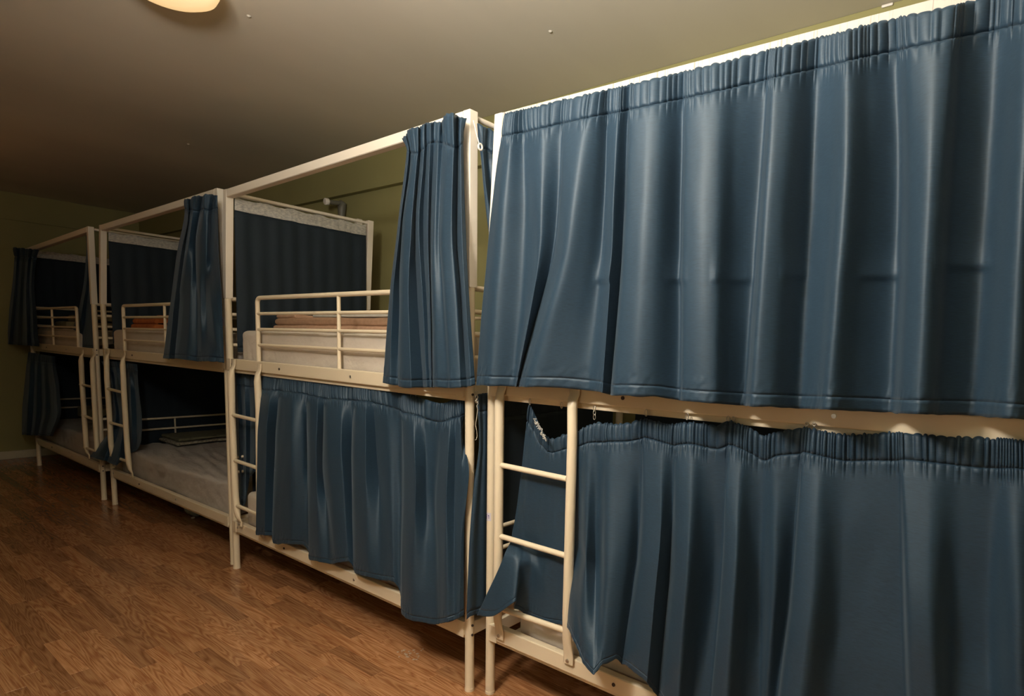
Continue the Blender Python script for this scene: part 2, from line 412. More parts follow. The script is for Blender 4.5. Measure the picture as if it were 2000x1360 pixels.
def tube_flat(s, path, rr, seg):
    # upright tube whose section is given as (half width in x, half depth in y)
    rings = []
    for p, (rx, ry) in zip(path, rr):
        rings.append([Vector((p.x+rx*math.cos(2*math.pi*k/seg), p.y+ry*math.sin(2*math.pi*k/seg), p.z)) for k in range(seg)])
    vs = [x for r in rings for x in r]
    s.add(vs, [(i*seg+k, (i+1)*seg+k, (i+1)*seg+(k+1) % seg, i*seg+(k+1) % seg) for i in range(len(path)-1) for k in range(seg)], True)
    s.add(rings[0], [tuple(range(seg))]); s.add(rings[-1], [tuple(range(seg-1, -1, -1))]); return s
MB.tube_flat = tube_flat
def fp(foot, joint, top, y):
    a = at(*foot, y); a.z = 0; b = at(*joint, y); c = at(*top, y); return [a, b, c]
LAD_A = ([(976, 758), (975, 850), (973, 1100), (971, 1236)], [(1118, 772), (1118, 850), (1111, 1100), (1106, 1284)],
         [((975, 908), (1108, 936)), ((975, 1047), (1106, 1086)), ((975, 1188), (1104, 1232))])
LAD_B = ([(452, 712), (453, 800), (460, 970), (465, 1020)], [(502, 722), (506, 800), (507, 950), (508, 1042)],
         [((453, 810), (503, 822)), ((457, 899), (505, 915)), ((461, 987), (507, 1006))])
LAD_C = ([(208, 690), (209, 740), (215, 830), (219, 905)], [(239, 694), (242, 760), (249, 880), (254, 925)],
         [((209, 759), (240, 767)), ((213, 825), (245, 834)), ((217, 890), (249, 902))])
LAD_D = ([(158, 690), (160, 740), (167, 850), (170, 890)], [(180, 694), (182, 740), (188, 850), (191, 898)],
         [((157, 751), (180, 756)), ((161, 811), (184, 820)), ((165, 874), (188, 882))])
yA = .038
A_FL = fp((957, 1353), (963, 600), (972, 217), yA); A_FL[2].x = at(966, 215.5, yA-H2).x+H2; A_FL[2].z = 2.247; A_FL[1].z = 1.63
A_FR = [Vector((2.085, yA, 0)), Vector((2.09, yA, 1.63)), Vector((2.09, yA, 2.225))]
B_FL = fp((463, 1109), (445, 580), (446, 371), 0); B_FR = fp((917, 1356), (918, 550), (919, 217), 0)
C_FR = fp((457, 1101), (440, 580), (428, 369), .02); C_FL = fp((225, 982.5), (201, 593), (201, 440), 0.0)
D_FR = fp((204, 978), (183.5, 592), (176, 443), -.01); D_FL = fp((77, 907), (60, 600), (50, 487), -.01)
for P in (C_FR, C_FL, D_FL, D_FR, B_FL, B_FR):
    P[1].z = 1.632
gB0 = at(503, 600, -.008).x; gBv = at(662, 640, -.008).x
gC0 = at(243, 600, 0).x; gCv = at(324, 600, 0).x
gD1 = at(150, 610, -.018).x; gDv = at(102, 620, -.018).x
BED_A = bed('nearest bunk bed, at the right edge, hidden behind full width drawn curtains', A_FL, A_FR, 1.275, 1.285, .300, .300, LAD_A, (.35, 1.85, 1.60, (.85, 1.35)), M_RIB)
BED_B = bed('second bunk bed from the right, folded beige blanket on its upper mattress', B_FL, B_FR, 1.272, 1.262, .302, .292, LAD_B, (gB0, B_FR[0].x-.12, 1.615, (gBv, 2*gBv-gB0-.05)), M_WHITE)
BED_C = bed('third bunk bed from the right, bare grey lower mattress and curtain tied by its ladder', C_FL, C_FR, 1.268, 1.262, .300, .300, LAD_C, (gC0, C_FR[0].x-.12, 1.60, (gCv, 2*gCv-gC0)), M_WHITE)
BED_D = bed('farthest bunk bed, in the dark corner against the end wall', D_FL, D_FR, 1.265, 1.262, .300, .300, LAD_D, (D_FL[0].x+.12, gD1, 1.60, (gDv,)), M_WHITE)

# small marks on the posts
def sticker(px0, py0, px1, py1, parent, y, txt=True):
    a = at(px0, py0, y); b = at(px1, py1, y); r = .0190; cx = (a.x+b.x)/2
    yc = y+.0155; n = 6; rows = []
    t0, t1 = -.55, .72
    for z in (a.z, b.z):
        rows.append([Vector((parent_x(parent, z)+.0190*math.sin(lerp(t0, t1, k/n)), y_of(parent, z)-.0190*math.cos(lerp(t0, t1, k/n)), z)) for k in range(n+1)])
    s_ = MB().grid(rows).build('number_sticker', M_PAPER, POSTS[parent][1])
    h = a.z-b.z
    for th, zz, hh in ((-.30, .55, .5), (.25, .5, .55)):
        ang = th; z0 = lerp(b.z, a.z, .28); z1 = lerp(b.z, a.z, .72); rows = []
        for z in (z1, z0): rows.append([Vector((parent_x(parent, z)+.0194*math.sin(ang+d), y_of(parent, z)-.0194*math.cos(ang+d), z)) for d in (-.06, .06)])
        m = MB().grid(rows)
        if th < 0:
            for zc in (z0, (z0+z1)/2, z1):
                m.grid([[Vector((parent_x(parent, z)+.0194*math.sin(ang+d), y_of(parent, z)-.0194*math.cos(ang+d), z)) for d in (-.3, .06)] for z in (zc+.002, zc-.002)])
        else:
            m.grid([[Vector((parent_x(parent, z)+.0194*math.sin(ang+d), y_of(parent, z)-.0194*math.cos(ang+d), z)) for d in (-.2, .0)] for z in (z1, z1-.004)])
        m.build('digit', M_INK, s_)
POSTS = {'A': (A_FL, BED_A), 'C': (C_FR, BED_C), 'B': (B_FL, BED_B)}
def parent_x(k, z): return post_at(POSTS[k][0], z).x
def y_of(k, z): return post_at(POSTS[k][0], z).y
sticker(949, 997, 961, 1016, 'A', yA)
sticker(436, 620, 442, 637, 'C', .02)

# ------------------------------------------------------------------ curtains
def cub(p0, p1, p2, p3, t):
    return p1+(p2-p0)*(.5*t)+(p0*2-p1*5+p2*4-p3)*(.5*t*t)+(p1*3-p0-p2*3+p3)*(.5*t*t*t)
def mono(xs, ys, x):
    """monotone cubic through (xs, ys)"""
    n = len(xs)
    if x <= xs[0]: return ys[0]
    if x >= xs[-1]: return ys[-1]
    i = 0
    while x > xs[i+1]: i += 1
    def d(k): return (ys[k+1]-ys[k])/(xs[k+1]-xs[k])
    def tan(k):
        if k == 0: return d(0)
        if k == n-1: return d(n-2)
        a, b = d(k-1), d(k)
        return 0 if a*b <= 0 else 2*a*b/(a+b)
    h = xs[i+1]-xs[i]; t = (x-xs[i])/h; m0, m1 = tan(i)*h, tan(i+1)*h
    return ys[i]*(2*t**3-3*t*t+1)+m0*(t**3-2*t*t+t)+ys[i+1]*(-2*t**3+3*t*t)+m1*(t**3-t*t)
def curtain(label, cols, levels, plane='y', y0=-.06, header=.08, ripple=.006, rfreq=26, hem=.03, tape=False, nv=90, group=None, wr=.004, hooks=(), extra=None, name='curtain', dens=90, frill=.004, out=-1, seed=0, reverse=False):
    """cols: list of columns; a column = list of (px, py, off) at each level (0 top .. 1 hem).
    Plane 'y': cloth hangs in the plane y = y0+off; plane 'x': in the plane x = y0+off."""
    P = []
    for c in cols:
        P.append([(at(px, py, y0+of) if plane == 'y' else atx(px, py, y0+of)) if not isinstance(px, Vector) else px for px, py, of in c])
    nc = len(P); K = len(levels)
    # arc position of each column
    def chord(i): return max((P[i+1][K//2]-P[i][K//2]).length, .012)
    ss = [0]
    for i in range(nc-1): ss.append(ss[-1]+chord(i))
    tot = ss[-1]; nu = max(24, int(tot*dens)); rs = random.Random(seed+11)
    # station list, denser around sharp folds
    us = []
    for i in range(nc-1):
        m = max(3, int(chord(i)*dens)); us += [ss[i]+(ss[i+1]-ss[i])*k/m for k in range(m)]
    us.append(tot)
    # gather pattern: uneven pleats
    pl = [0]; 
    while pl[-1] < tot: pl.append(pl[-1]+rs.uniform(.5, 1.7)/rfreq)
    amp = [rs.uniform(.35, 1.0) for _ in pl]
    def gather(u):
        import bisect
        k = max(0, min(len(pl)-2, bisect.bisect(pl, u)-1)); t = (u-pl[k])/(pl[k+1]-pl[k])
        return amp[k]*(abs(math.sin(math.pi*t))**.6)
    nlow = int(nv); vs_ = []; R_ = max(1, round(dens*.0065))
    vs_ += [header*k/8 for k in range(8)]
    vs_ += [header+(1-hem-header)*k/nlow for k in range(nlow)]
    vs_ += [1-hem+hem*k/4 for k in range(5)]
    # column curves at each v
    grid = []
    colv = []
    for c in P:
        xs = [p.x for p in c]; ys = [p.y for p in c]; zs = [p.z for p in c]
        colv.append([Vector((mono(levels, xs, v), mono(levels, ys, v), mono(levels, zs, v))) for v in vs_])
    d_out = Vector((0, out, 0)) if plane == 'y' else Vector((-out, 0, 0))
    for j, v in enumerate(vs_):
        X = [c[j].x for c in colv]; Y = [c[j].y for c in colv]; Z = [c[j].z for c in colv]; row = []
        Ps = [[mono(ss, X, u), mono(ss, Y, u), mono(ss, Z, u)] for u in us]
        ax = 1 if plane == 'y' else 0; q = [a[ax] for a in Ps]; n_ = len(q)
        for _ in range(2):
            acc = [0.0]
            for a in q: acc.append(acc[-1]+a)
            q = [(acc[min(n_, i+min(R_, i, n_-1-i)+1)]-acc[i-min(R_, i, n_-1-i)])/(2*min(R_, i, n_-1-i)+1) for i in range(n_)]
        for a, b_ in zip(Ps, q): a[ax] = b_
        for u, P_ in zip(us, Ps):
            p = Vector(P_)
            g = gather(u)
            if v <= header:
                k = v/header; a = ripple*(1.0-.55*abs(2*k-1)**4)
                p += d_out*(a*g-ripple*.5)
                if v == 0 or j == 0: p.z += frill*(g-.5)+.002*noise.noise(Vector((u*60, seed, 3)))
            else:
                k = (v-header)/.055
                if k < 1: p += d_out*((ripple*.9*g-ripple*.5)*(1-k)**1.5)
                # broad soft creasing plus fine puckers near heading and hem
            nn = noise.noise(Vector((u*7+seed, v*3.2, seed*1.7)))+.5*noise.noise(Vector((u*17, v*6, seed+5)))
            p += d_out*(wr*nn*min(1, v*4+.2))
            if v > 1-hem-.035:
                p += d_out*(.0022*noise.noise(Vector((u*75+v*30, v*40, seed)))); 
                if v > .999: p.z += .003*noise.noise(Vector((u*22, seed, 1)))
            if extra: p = extra(p, u/tot, v)
            row.append(p)
        grid.append(row)
    c0 = grid[0][len(us)//2].copy(); c0.z = grid[-1][len(us)//2].z
    t = thing(name, label, 'curtain', c0, group)
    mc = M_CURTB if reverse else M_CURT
    MB().grid(grid[8:-4]).build('panel', mc, t, solid=.0016)
    hd = MB().grid(grid[:9]).build('heading', mc, t, solid=.0022)
    MB().grid(grid[-5:]).build('hem', mc, t, solid=.0020)
    if tape:
        rows = [[p-d_out*.004*tape for p in r] for r in grid[:9]]
        MB().grid(rows).build('heading_tape', M_TAPE, t, solid=.001, label='white woven gathering tape')
    for hx in hooks:
        px, py, py2 = hx[:3]; a = at(px, py, y0+.005); b = at(px, py2, y0+.005)
        chain(a, b, t)
    return t
def chain(a, b, parent, name='hook'):
    n = max(1, round((a.z-b.z)/.016)); m = MB()
    for k in range(n):
        c = a.lerp(b, (k+.5)/n); h = (a.z-b.z)/n*.62; path = []
        for i in range(13):
            t = 2*math.pi*i/12; w_ = .0045*math.cos(t); z = h*math.sin(t)
            path.append(c+(Vector((w_, 0, z)) if k % 2 == 0 else Vector((w_*.3, w_, z))))
        m.tube(path, .0013, 6, False)
    m.build(name, M_STEEL, parent, label='small steel hook chain')
def interp(pts, x):
    if x <= pts[0][0]: 
        (a, b), (c, d) = pts[0], pts[1]; return b+(d-b)*(x-a)/(c-a)
    for (a, b), (c, d) in zip(pts, pts[1:]):
        if x <= c: return b+(d-b)*(x-a)/(c-a)
    (a, b), (c, d) = pts[-2], pts[-1]; return b+(d-b)*(x-a)/(c-a)
def cols3(data, top, bot, f=.45):
    out = []
    for a, b, c, of in data:
        o = of if isinstance(of, tuple) else (of*1.1, of*1.7, of*1.75)
        ya, yc = interp(top, a), interp(bot, c)
        out.append([(a, ya, o[0]), (b, ya+(yc-ya)*f, o[1]), (c, yc, o[2])])
    return out

# nearest upper curtain, drawn across the whole bed
topA = [(985, 222), (1400, 123), (1550, 84), (1700, 46), (1892, 1), (2160, -62)]
botA = [(930, 753), (1020, 756), (1110, 758), (1161, 764), (1200, 773), (1260, 774), (1350, 785), (1470, 794), (1580, 799), (1700, 804), (1775, 809), (1910, 812), (2000, 820), (2200, 838)]
dA = [(985, 955, 930, -.004), (1002, 978, 955, -.030), (1022, 1026, 1003, .004), (1060, 1056, 1007, -.022), (1100, 1086, 1011, .010),
      (1106, 1094, 1016, -.024), (1147, 1114, 1034, -.045), (1175, 1150, 1090, -.020), (1189, 1178, 1150, .008), (1209, 1196, 1176, -.018), (1229, 1219, 1194, .014),
      (1236, 1226, 1202, -.036), (1264, 1255, 1235, -.043), (1292, 1285, 1268, -.030), (1335, 1330, 1326, .016), (1343, 1339, 1336, -.038), (1372, 1372, 1368, -.048), (1405, 1402, 1396, -.040), (1445, 1432, 1422, -.010),
      (1500, 1478, 1452, .018), (1508, 1487, 1461, -.030), (1518, 1498, 1472, -.052), (1548, 1530, 1505, -.038), (1600, 1585, 1560, .012),
      (1626, 1618, 1592, -.014), (1655, 1650, 1618, -.050), (1700, 1695, 1668, -.014), (1745, 1752, 1735, .018), (1775, 1782, 1762, -.030), (1835, 1818, 1795, -.052), (1866, 1838, 1812, -.042), (1885, 1862, 1838, -.006),
      (1945, 1925, 1895, .018), (2020, 2000, 1975, -.046), (2070, 2060, 2050, .005), (2110, 2105, 2100, -.035), (2165, 2165, 2170, -.006)]
bumps = [(1310, 1330, 548), (1400, 1460, 548), (1535, 1565, 541), (1685, 1750, 541), (1838, 1930, 522), (1170, 1200, 548)]
def guard_press(p, u, v):
    # the guard rail behind the cloth pushes it out, the cloth falls straight back below it
    px, py, _ = to_px(p)
    for a, b, yy in bumps:
        if a-20 < px < b+20 and yy-70 < py < yy+60:
            e = min(1, max(0, (px-a+14)/14))*min(1, max(0, (b+14-px)/14))
            dy = py-yy
            k = math.exp(-(dy/34)**2) if dy < 0 else max(0, 1-dy/7)*1.0
            p = p+Vector((0, -.007*e*k, 0))
    return p
curtain('wide navy curtain drawn fully across the nearest upper bunk', cols3(dA, topA, botA), [0, .45, 1], y0=-.052, header=.082, ripple=.012, rfreq=52, hem=.035,
        nv=110, group='navy curtains of the bunks', extra=guard_press, dens=400, wr=.004, seed=1, hooks=[(992, 222, 232)])

# nearest lower curtain
topL = [(1035, 788), (1048, 815), (1065, 855), (1100, 845), (1130, 836), (1160, 820), (1210, 826), (1262, 813), (1310, 826), (1345, 820), (1400, 826), (1425, 818), (1460, 830), (1495, 848), (1520, 838), (1575, 830), (1630, 845), (1700, 842), (1757, 840), (1830, 846), (1900, 850), (2000, 856), (2200, 874)]
botL = [(932, 1203), (960, 1205), (985, 1190), (1000, 1178), (1020, 1196), (1045, 1212), (1100, 1221), (1113, 1235), (1135, 1290), (1160, 1319), (1170, 1308), (1190, 1284), (1240, 1310), (1290, 1366), (1330, 1405), (1400, 1440), (1600, 1510), (1900, 1590), (2200, 1650)]
dL = [(1033, 1006, 931, (-.0, -.02, -.085)), (1037, 1012, 960, (-.0, -.035, -.095)), (1042, 1019, 1000, (.0, -.045, -.10)), (1046, 1023, 1010, (.01, .020, -.02)), (1056, 1040, 1030, (.02, .035, .02)),
      (1075, 1075, 1065, (.02, .020, .005)), (1105, 1105, 1098, (.02, .030, .01)), (1120, 1122, 1113, (.0, .025, -.035)), (1134, 1132, 1120, (0, .010, -.055)), (1150, 1145, 1142, (0, -.025, -.075)), (1170, 1163, 1160, (-.0, .004, -.090)), (1178, 1170, 1166, (0, .0, -.082)),
      (1190, 1188, 1178, (0, -.034, -.07)), (1225, 1228, 1200, (0, -.010, -.045)), (1252, 1246, 1215, (0, .020, -.02)), (1260, 1254, 1228, (0, -.020, -.03)), (1290, 1285, 1262, (0, -.030, -.045)), (1318, 1308, 1285, (0, .016, .0)),
      (1324, 1316, 1294, (0, -.020, -.02)), (1350, 1340, 1322, (0, -.038, -.04)), (1376, 1372, 1350, (0, .0, 0)), (1400, 1392, 1366, (0, .030, .03)), (1420, 1403, 1378, (0, .034, .03)), (1426, 1411, 1386, (0, -.030, -.03)), (1445, 1432, 1412, (0, -.044, -.05)),
      (1470, 1462, 1450, (0, -.006, -.01)), (1492, 1485, 1482, (0, .018, .012)), (1520, 1510, 1490, (0, -.016, .010)), (1566, 1538, 1502, (0, .022, .02)), (1574, 1547, 1511, (0, -.026, -.03)), (1600, 1580, 1545, (0, -.042, -.05)), (1650, 1640, 1610, (0, .004, -.01)),
      (1700, 1700, 1680, (0, .014, .0)), (1752, 1762, 1770, (0, .012, .010)), (1764, 1778, 1790, (0, -.032, -.012)), (1810, 1815, 1830, (0, -.036, -.022)), (1880, 1865, 1870, (0, .010, .0)), (1935, 1925, 1930, (0, .024, .02)), (1985, 1990, 2000, (0, -.03, -.03)), (2060, 2060, 2070, (0, .01, .01)), (2180, 2180, 2190, -.01)]
colsL = []
for a, b, c, of in dL:
    o = of if isinstance(of, tuple) else (of,)*3
    ya, yc = interp(topL, a)+5, interp(botL, c); yb = ya+(yc-ya)*.55
    if c > 1110: o = (o[0], o[1]*(1.9 if o[1] < 0 else 1.3), min(-.012, o[2]*1.7-.012))
    flare = {1033: [(1000, 1048, .034), (984, 1086, -.045)], 1037: [(1010, 1050, .030), (1002, 1092, -.045)], 1042: [(1018, 1052, .030), (1014, 1096, -.036)], 1046: [(1022, 1056, .034), (1022, 1100, -.022)], 1056: [(1038, 1060, .038), (1040, 1104, .01)]}
    if a in flare:
        e, g = flare[a]; colsL.append([(a, ya, .02), (b, yb, .030 if a != 1042 else .022), e, g, (c, yc, o[2])])
    else:
        mid = lambda t: (b+(c-b)*t, yb+(yc-yb)*t, o[1]+(o[2]-o[1])*t)
        colsL.append([(a, ya, o[0]), (b, yb, o[1]), mid(.25), mid(.5), (c, yc, o[2])])
curtain('navy curtain sagging from hooks below the nearest upper bunk, end flaring past the ladder', colsL, [0, .55, .66, .78, 1], y0=.010, header=.075, ripple=.015, rfreq=58, hem=.02,
        nv=110, group='navy curtains of the bunks', dens=420, wr=.005, seed=2, frill=.009,
        hooks=[(1035, 780, 790), (1097, 787, 797), (1161, 794, 819), (1262, 801, 812), (1342, 808, 819), (1422, 814, 822), (1432, 815, 823), (1576, 826, 831), (1590, 827, 832)])
# frayed white tape where the heading folds over
m = MB(); rr = random.Random(5)
for k in range(26):
    t = k/25; px = lerp(1046, 1066, t)+(0 if t < .5 else 0); py = lerp(822, 858, t**1.1)
    a = at(px, py, -.012); m.tube([a+Vector((rr.uniform(-.008, .008), rr.uniform(-.006, 0), rr.uniform(-.008, .008))) for _ in range(4)], .0016, 5)
m.build('frayed_tape', M_TAPE, [o for o in bpy.data.objects if o.name == 'curtain.001'][0], label='frayed white thread at the sagging heading')

# second bed, upper curtain pushed to the near post
hb = .075
lvB = [0, .09, .35, .62, 1]
def colB(pts, offs): return [(px, py, o) for (px, py), o in zip(pts, offs)]
cB = [colB([(784, 270), (794, 294), (777, 440), (762, 570), (748, 748)], [0, 0, -0.005, -0.01, -0.01]),
      colB([(790, 265), (797, 296), (780, 440), (767, 570), (760, 751)], [-0.02, -0.015, -0.025, -0.03, -0.03]),
      colB([(795, 261), (802, 298), (786, 440), (780, 570), (776, 753)], [0.008, 0.01, 0.014, 0.014, 0.0]),
      colB([(802, 250), (808, 299), (792, 440), (787, 570), (786, 757)], [-0.03, -0.02, -0.028, -0.032, -0.03]),
      colB([(815, 247), (815, 299), (803, 440), (798, 570), (803, 758)], [-0.03, -0.02, -0.03, -0.036, -0.038]),
      colB([(818, 249), (820, 297), (810, 440), (815, 570), (827, 757)], [0.01, 0.01, 0.018, 0.022, 0.026]),
      colB([(827, 242), (827, 290), (818, 440), (824, 570), (834, 757)], [-0.02, -0.018, -0.02, -0.016, -0.012]),
      colB([(832, 240), (833, 284), (827, 440), (833, 570), (839, 757)], [0.008, 0.008, 0.012, 0.01, 0.0]),
      colB([(840, 239), (840, 279), (835, 440), (838, 570), (842, 757)], [-0.02, -0.016, -0.02, -0.02, -0.015]),
      colB([(848, 238), (848, 278), (841, 440), (843, 570), (846, 757)], [0.008, 0.008, 0.014, 0.012, 0.004]),
      colB([(858, 238), (856, 278), (849, 440), (850, 570), (858, 757)], [-0.015, -0.02, -0.026, -0.034, -0.038]),
      colB([(862, 239), (864, 280), (858, 440), (862, 570), (872, 758)], [0.008, 0.0, -0.008, -0.02, -0.034]),
      colB([(871, 223), (873, 283), (867, 440), (872, 570), (884, 758)], [-0.045, -0.026, -0.036, -0.046, -0.046]),
      colB([(884, 220), (885, 288), (882, 440), (890, 570), (900, 757)], [-0.055, -0.036, -0.034, -0.036, -0.038]),
      colB([(893, 226), (894, 289), (892, 440), (899, 570), (912, 756)], [0.008, 0.01, 0.016, 0.012, -0.006]),
      colB([(901, 229), (899, 282), (901, 440), (908, 570), (920, 754)], [-0.02, -0.02, -0.022, -0.026, -0.028]),
      colB([(911, 231), (905, 272), (909, 440), (916, 570), (928, 752)], [0, 0, 0, -0.005, -0.01])]
curtain('navy curtain bunched against the near post of the second upper bunk', cB, lvB, y0=-.055, header=.09, ripple=.008, rfreq=50, hem=.03, nv=80, group='navy curtains of the bunks', dens=420, wr=.003, seed=3)

# second bed, lower curtain
topB = [(455, 730), (500, 734), (552, 737), (590, 741), (615, 745), (647, 751), (690, 752), (715, 752), (735, 757), (760, 764), (782, 769), (812, 773), (840, 785), (865, 789), (877, 783), (897, 777), (906, 780)]
botB = [(500, 1045), (532, 1047), (534, 1062), (600, 1065), (603, 1093), (640, 1102), (688, 1096), (692, 1119), (730, 1131), (780, 1138), (784, 1200), (800, 1212), (850, 1220), (880, 1215), (905, 1203)]
dB = [(514, 503, 500, (0, -.05, -.065)), (530, 520, 517, (0, -.06, -.07)), (548, 538, 532, (0, -.01, -.03)), (554, 544, 535, (0, -.05, -.06)), (572, 570, 566, (0, -.062, -.065)), (590, 592, 592, (0, -.03, -.04)), (598, 600, 601, (0, -.01, -.03)),
      (606, 606, 604, (0, -.045, -.06)), (622, 618, 622, (0, -.05, -.075)), (634, 630, 645, (0, -.01, -.06)), (642, 642, 660, (0, -.055, -.07)), (668, 668, 680, (0, -.045, -.055)), (690, 687, 690, (0, .0, -.02)), (698, 694, 694, (0, -.045, -.055)),
      (714, 714, 718, (0, -.05, -.07)), (726, 738, 745, (0, .0, -.06)), (750, 762, 768, (0, -.02, -.055)), (780, 782, 781, (0, .0, -.01)), (786, 790, 785, (0, -.03, -.07)), (805, 812, 805, (0, -.055, -.085)), (830, 832, 832, (0, -.01, -.075)),
      (852, 846, 850, (0, .0, -.07)), (868, 854, 860, (0, -.02, -.075)), (880, 872, 873, (.0, -.05, -.09)), (890, 888, 888, (.005, -.02, -.07)), (897, 902, 897, (.0, -.035, -.075)), (905, 916, 906, (0, -.03, -.06))]
colsB = []
for a, b, c, o in dB:
    ya, yc = interp(topB, a), interp(botB, c); o = (o[0], o[1]*1.35, min(o[2]*1.1, -.040))
    if a == 905: colsB.append([(905, 779, 0), (904, 850, 0), (916, 925, -.048), (906, 1040, -.05), (906, 1203, -.06)])
    else: colsB.append([(a, ya, o[0]), (lerp(a, b, .55), lerp(ya, yc, .2), lerp(o[0], o[1], .8)), (b, lerp(ya, yc, .42), o[1]), (lerp(b, c, .5), lerp(ya, yc, .68), lerp(o[1], o[2], .5)), (c, yc, o[2])])
curtain('navy curtain hanging in deep folds over the lower bunk of the second bed', colsB, [0, .2, .42, .68, 1], y0=.008, header=.085, ripple=.013, rfreq=66, hem=.022, nv=90, group='navy curtains of the bunks', dens=460, wr=.002, seed=4,
        hooks=[(812, 765, 773), (896, 772, 780), (900, 773, 781)])
cb2 = [[(455, 729, 0), (462, 860, .0), (466, 978, .0)], [(462, 730, -.01), (467, 860, -.02), (471, 985, -.02)], [(470, 731, .01), (474, 860, .015), (474, 990, .01)], [(478, 732, -.01), (480, 860, -.02), (480, 975, -.02)],
       [(488, 733, .01), (489, 860, .015), (487, 940, .01)], [(498, 734, -.01), (498, 860, -.02), (495, 925, -.02)], [(514, 735, .0), (512, 860, .015), (508, 915, .01)]]
curtain('short navy curtain end seen through the ladder of the second bed', cb2, [0, .5, 1], y0=.045, header=.085, ripple=.006, rfreq=50, hem=.022, nv=40, group='navy curtains of the bunks', dens=300, wr=.004, seed=5)

# second bed, near end (between the first and second bed)
XE = B_FR[0].x
e1px = [[(933, 240), (937, 288), (953, 440), (990, 640)], [(945, 246), (944, 290), (962, 442), (1000, 642)], [(955, 251), (952, 292), (972, 446), (1010, 645)], [(966, 256), (962, 296), (985, 450), (1025, 648)],
        [(985, 265), (980, 302), (1000, 455), (1040, 650)], [(1020, 282), (1015, 315), (1030, 465), (1060, 655)], [(1090, 315), (1090, 348), (1090, 480), (1090, 660)]]
e1 = [[(px, py, .008 if i % 2 else -.008) for px, py in c] for i, c in enumerate(e1px)]
curtain('navy end curtain with a white hook, in the gap between the two nearest beds', e1, [0, .1, .45, 1], plane='x', y0=XE+.040, header=.10, ripple=.006, rfreq=50, hem=.03, nv=50, group='navy curtains of the bunks', dens=260, seed=6)
vec = lambda cols: [[(p, 0, 0) for p in c] for c in cols]
c6 = bpy.data.objects['curtain.005']
hp = atx(938, 287, XE+.062); m = MB()
m.tube([hp+Vector((0, .009*math.cos(t*math.pi/6), .011*math.sin(t*math.pi/6))) for t in range(13)], .0035, 8, False)
m.tube([hp+Vector((0, -.006, .010)), hp+Vector((-.008, -.014, .05)), hp+Vector((-.02, -.016, .09))], .0018, 6)
m.build('curtain_hook', M_PLASTIC, c6, label='white plastic curtain hook')

e2px = [[(932, 772), (936, 864), (925, 955), (917, 1060), (911, 1211)], [(936, 770), (939, 864), (932, 955), (924, 1060), (920, 1205)], [(941, 769), (942, 864), (938, 955), (934, 1060), (932, 1200)],
        [(948, 768), (948, 864), (946, 955), (944, 1060), (943, 1196)], [(958, 768), (958, 864), (956, 955), (955, 1060), (953, 1192)], [(975, 770), (975, 864), (973, 955), (972, 1060), (968, 1186)]]
e2 = [[(px, py, o+(.006 if i % 2 else -.006)) for (px, py), o in zip(c, (0, 0, .0, .0, .0))] for i, c in enumerate(e2px)]
curtain('navy end curtain hanging beside the near post of the second lower bunk', e2, [0, .22, .42, .66, 1], plane='x', y0=XE+.028, header=.08, ripple=.005, rfreq=50, hem=.025, nv=60, group='navy curtains of the bunks', dens=300, wr=.002, seed=7)
c7 = bpy.data.objects['curtain.006']
m = MB(); pts = [(931, 768), (933, 776), (930, 783), (934, 788), (931, 793), (933, 800), (931, 815), (929, 830), (931, 842), (932, 852), (930, 859), (928, 860)]
m.tube([atx(px, py, XE+.04) for px, py in pts], .0012, 6); m.build('loose_string', M_STRING, c7, label='pale loose string hanging from the hook')
m = MB()
for k in range(3): 
    a = atx(931, 768+k*8, XE+.038); m.tube([a+Vector((0, .007*math.cos(t), .007*math.sin(t))) for t in [i*math.pi/5 for i in range(11)]], .0014, 6, False)
m.build('hook', M_STEEL, c7)

# third bed, upper curtain pushed to the near post
cC = [colB([(360, 389), (361, 408), (346, 490), (332, 600), (319, 700)], [0]*5),
      colB([(366, 388), (367, 412), (354, 490), (340, 600), (330, 701)], [-.03]*5),
      colB([(376, 390), (370, 411), (362, 490), (350, 600), (342, 701)], [.015, .01, .02, .02, .02]),
      colB([(379, 383), (377, 412), (366, 490), (358, 600), (346, 701)], [-.035, -.03, -.035, -.03, -.045]),
      colB([(388, 382), (385, 414), (376, 490), (370, 600), (362, 703)], [-.03, -.01, -.01, -.04, -.055]),
      colB([(397, 384), (391, 412), (383, 490), (384, 600), (384, 706)], [.015, .01, .02, -.01, -.02]),
      colB([(400, 379), (398, 410), (391, 490), (392, 600), (396, 706)], [-.04, -.035, -.035, -.02, -.04]),
      colB([(410, 379), (406, 412), (403, 490), (404, 600), (410, 706)], [-.02, -.02, -.025, .01, -.05]),
      colB([(417, 381), (413, 410), (411, 490), (413, 600), (424, 707)], [-.03, .01, .012, -.03, -.03]),
      colB([(424, 382), (425, 408), (427, 490), (433, 600), (437, 709)], [-.01]*5)]
curtain('navy curtain bunched against the near post of the third upper bunk', cC, lvB, y0=-.05, header=.085, ripple=.010, rfreq=45, hem=.03, nv=60, group='navy curtains of the bunks', dens=300, wr=.004, seed=8)
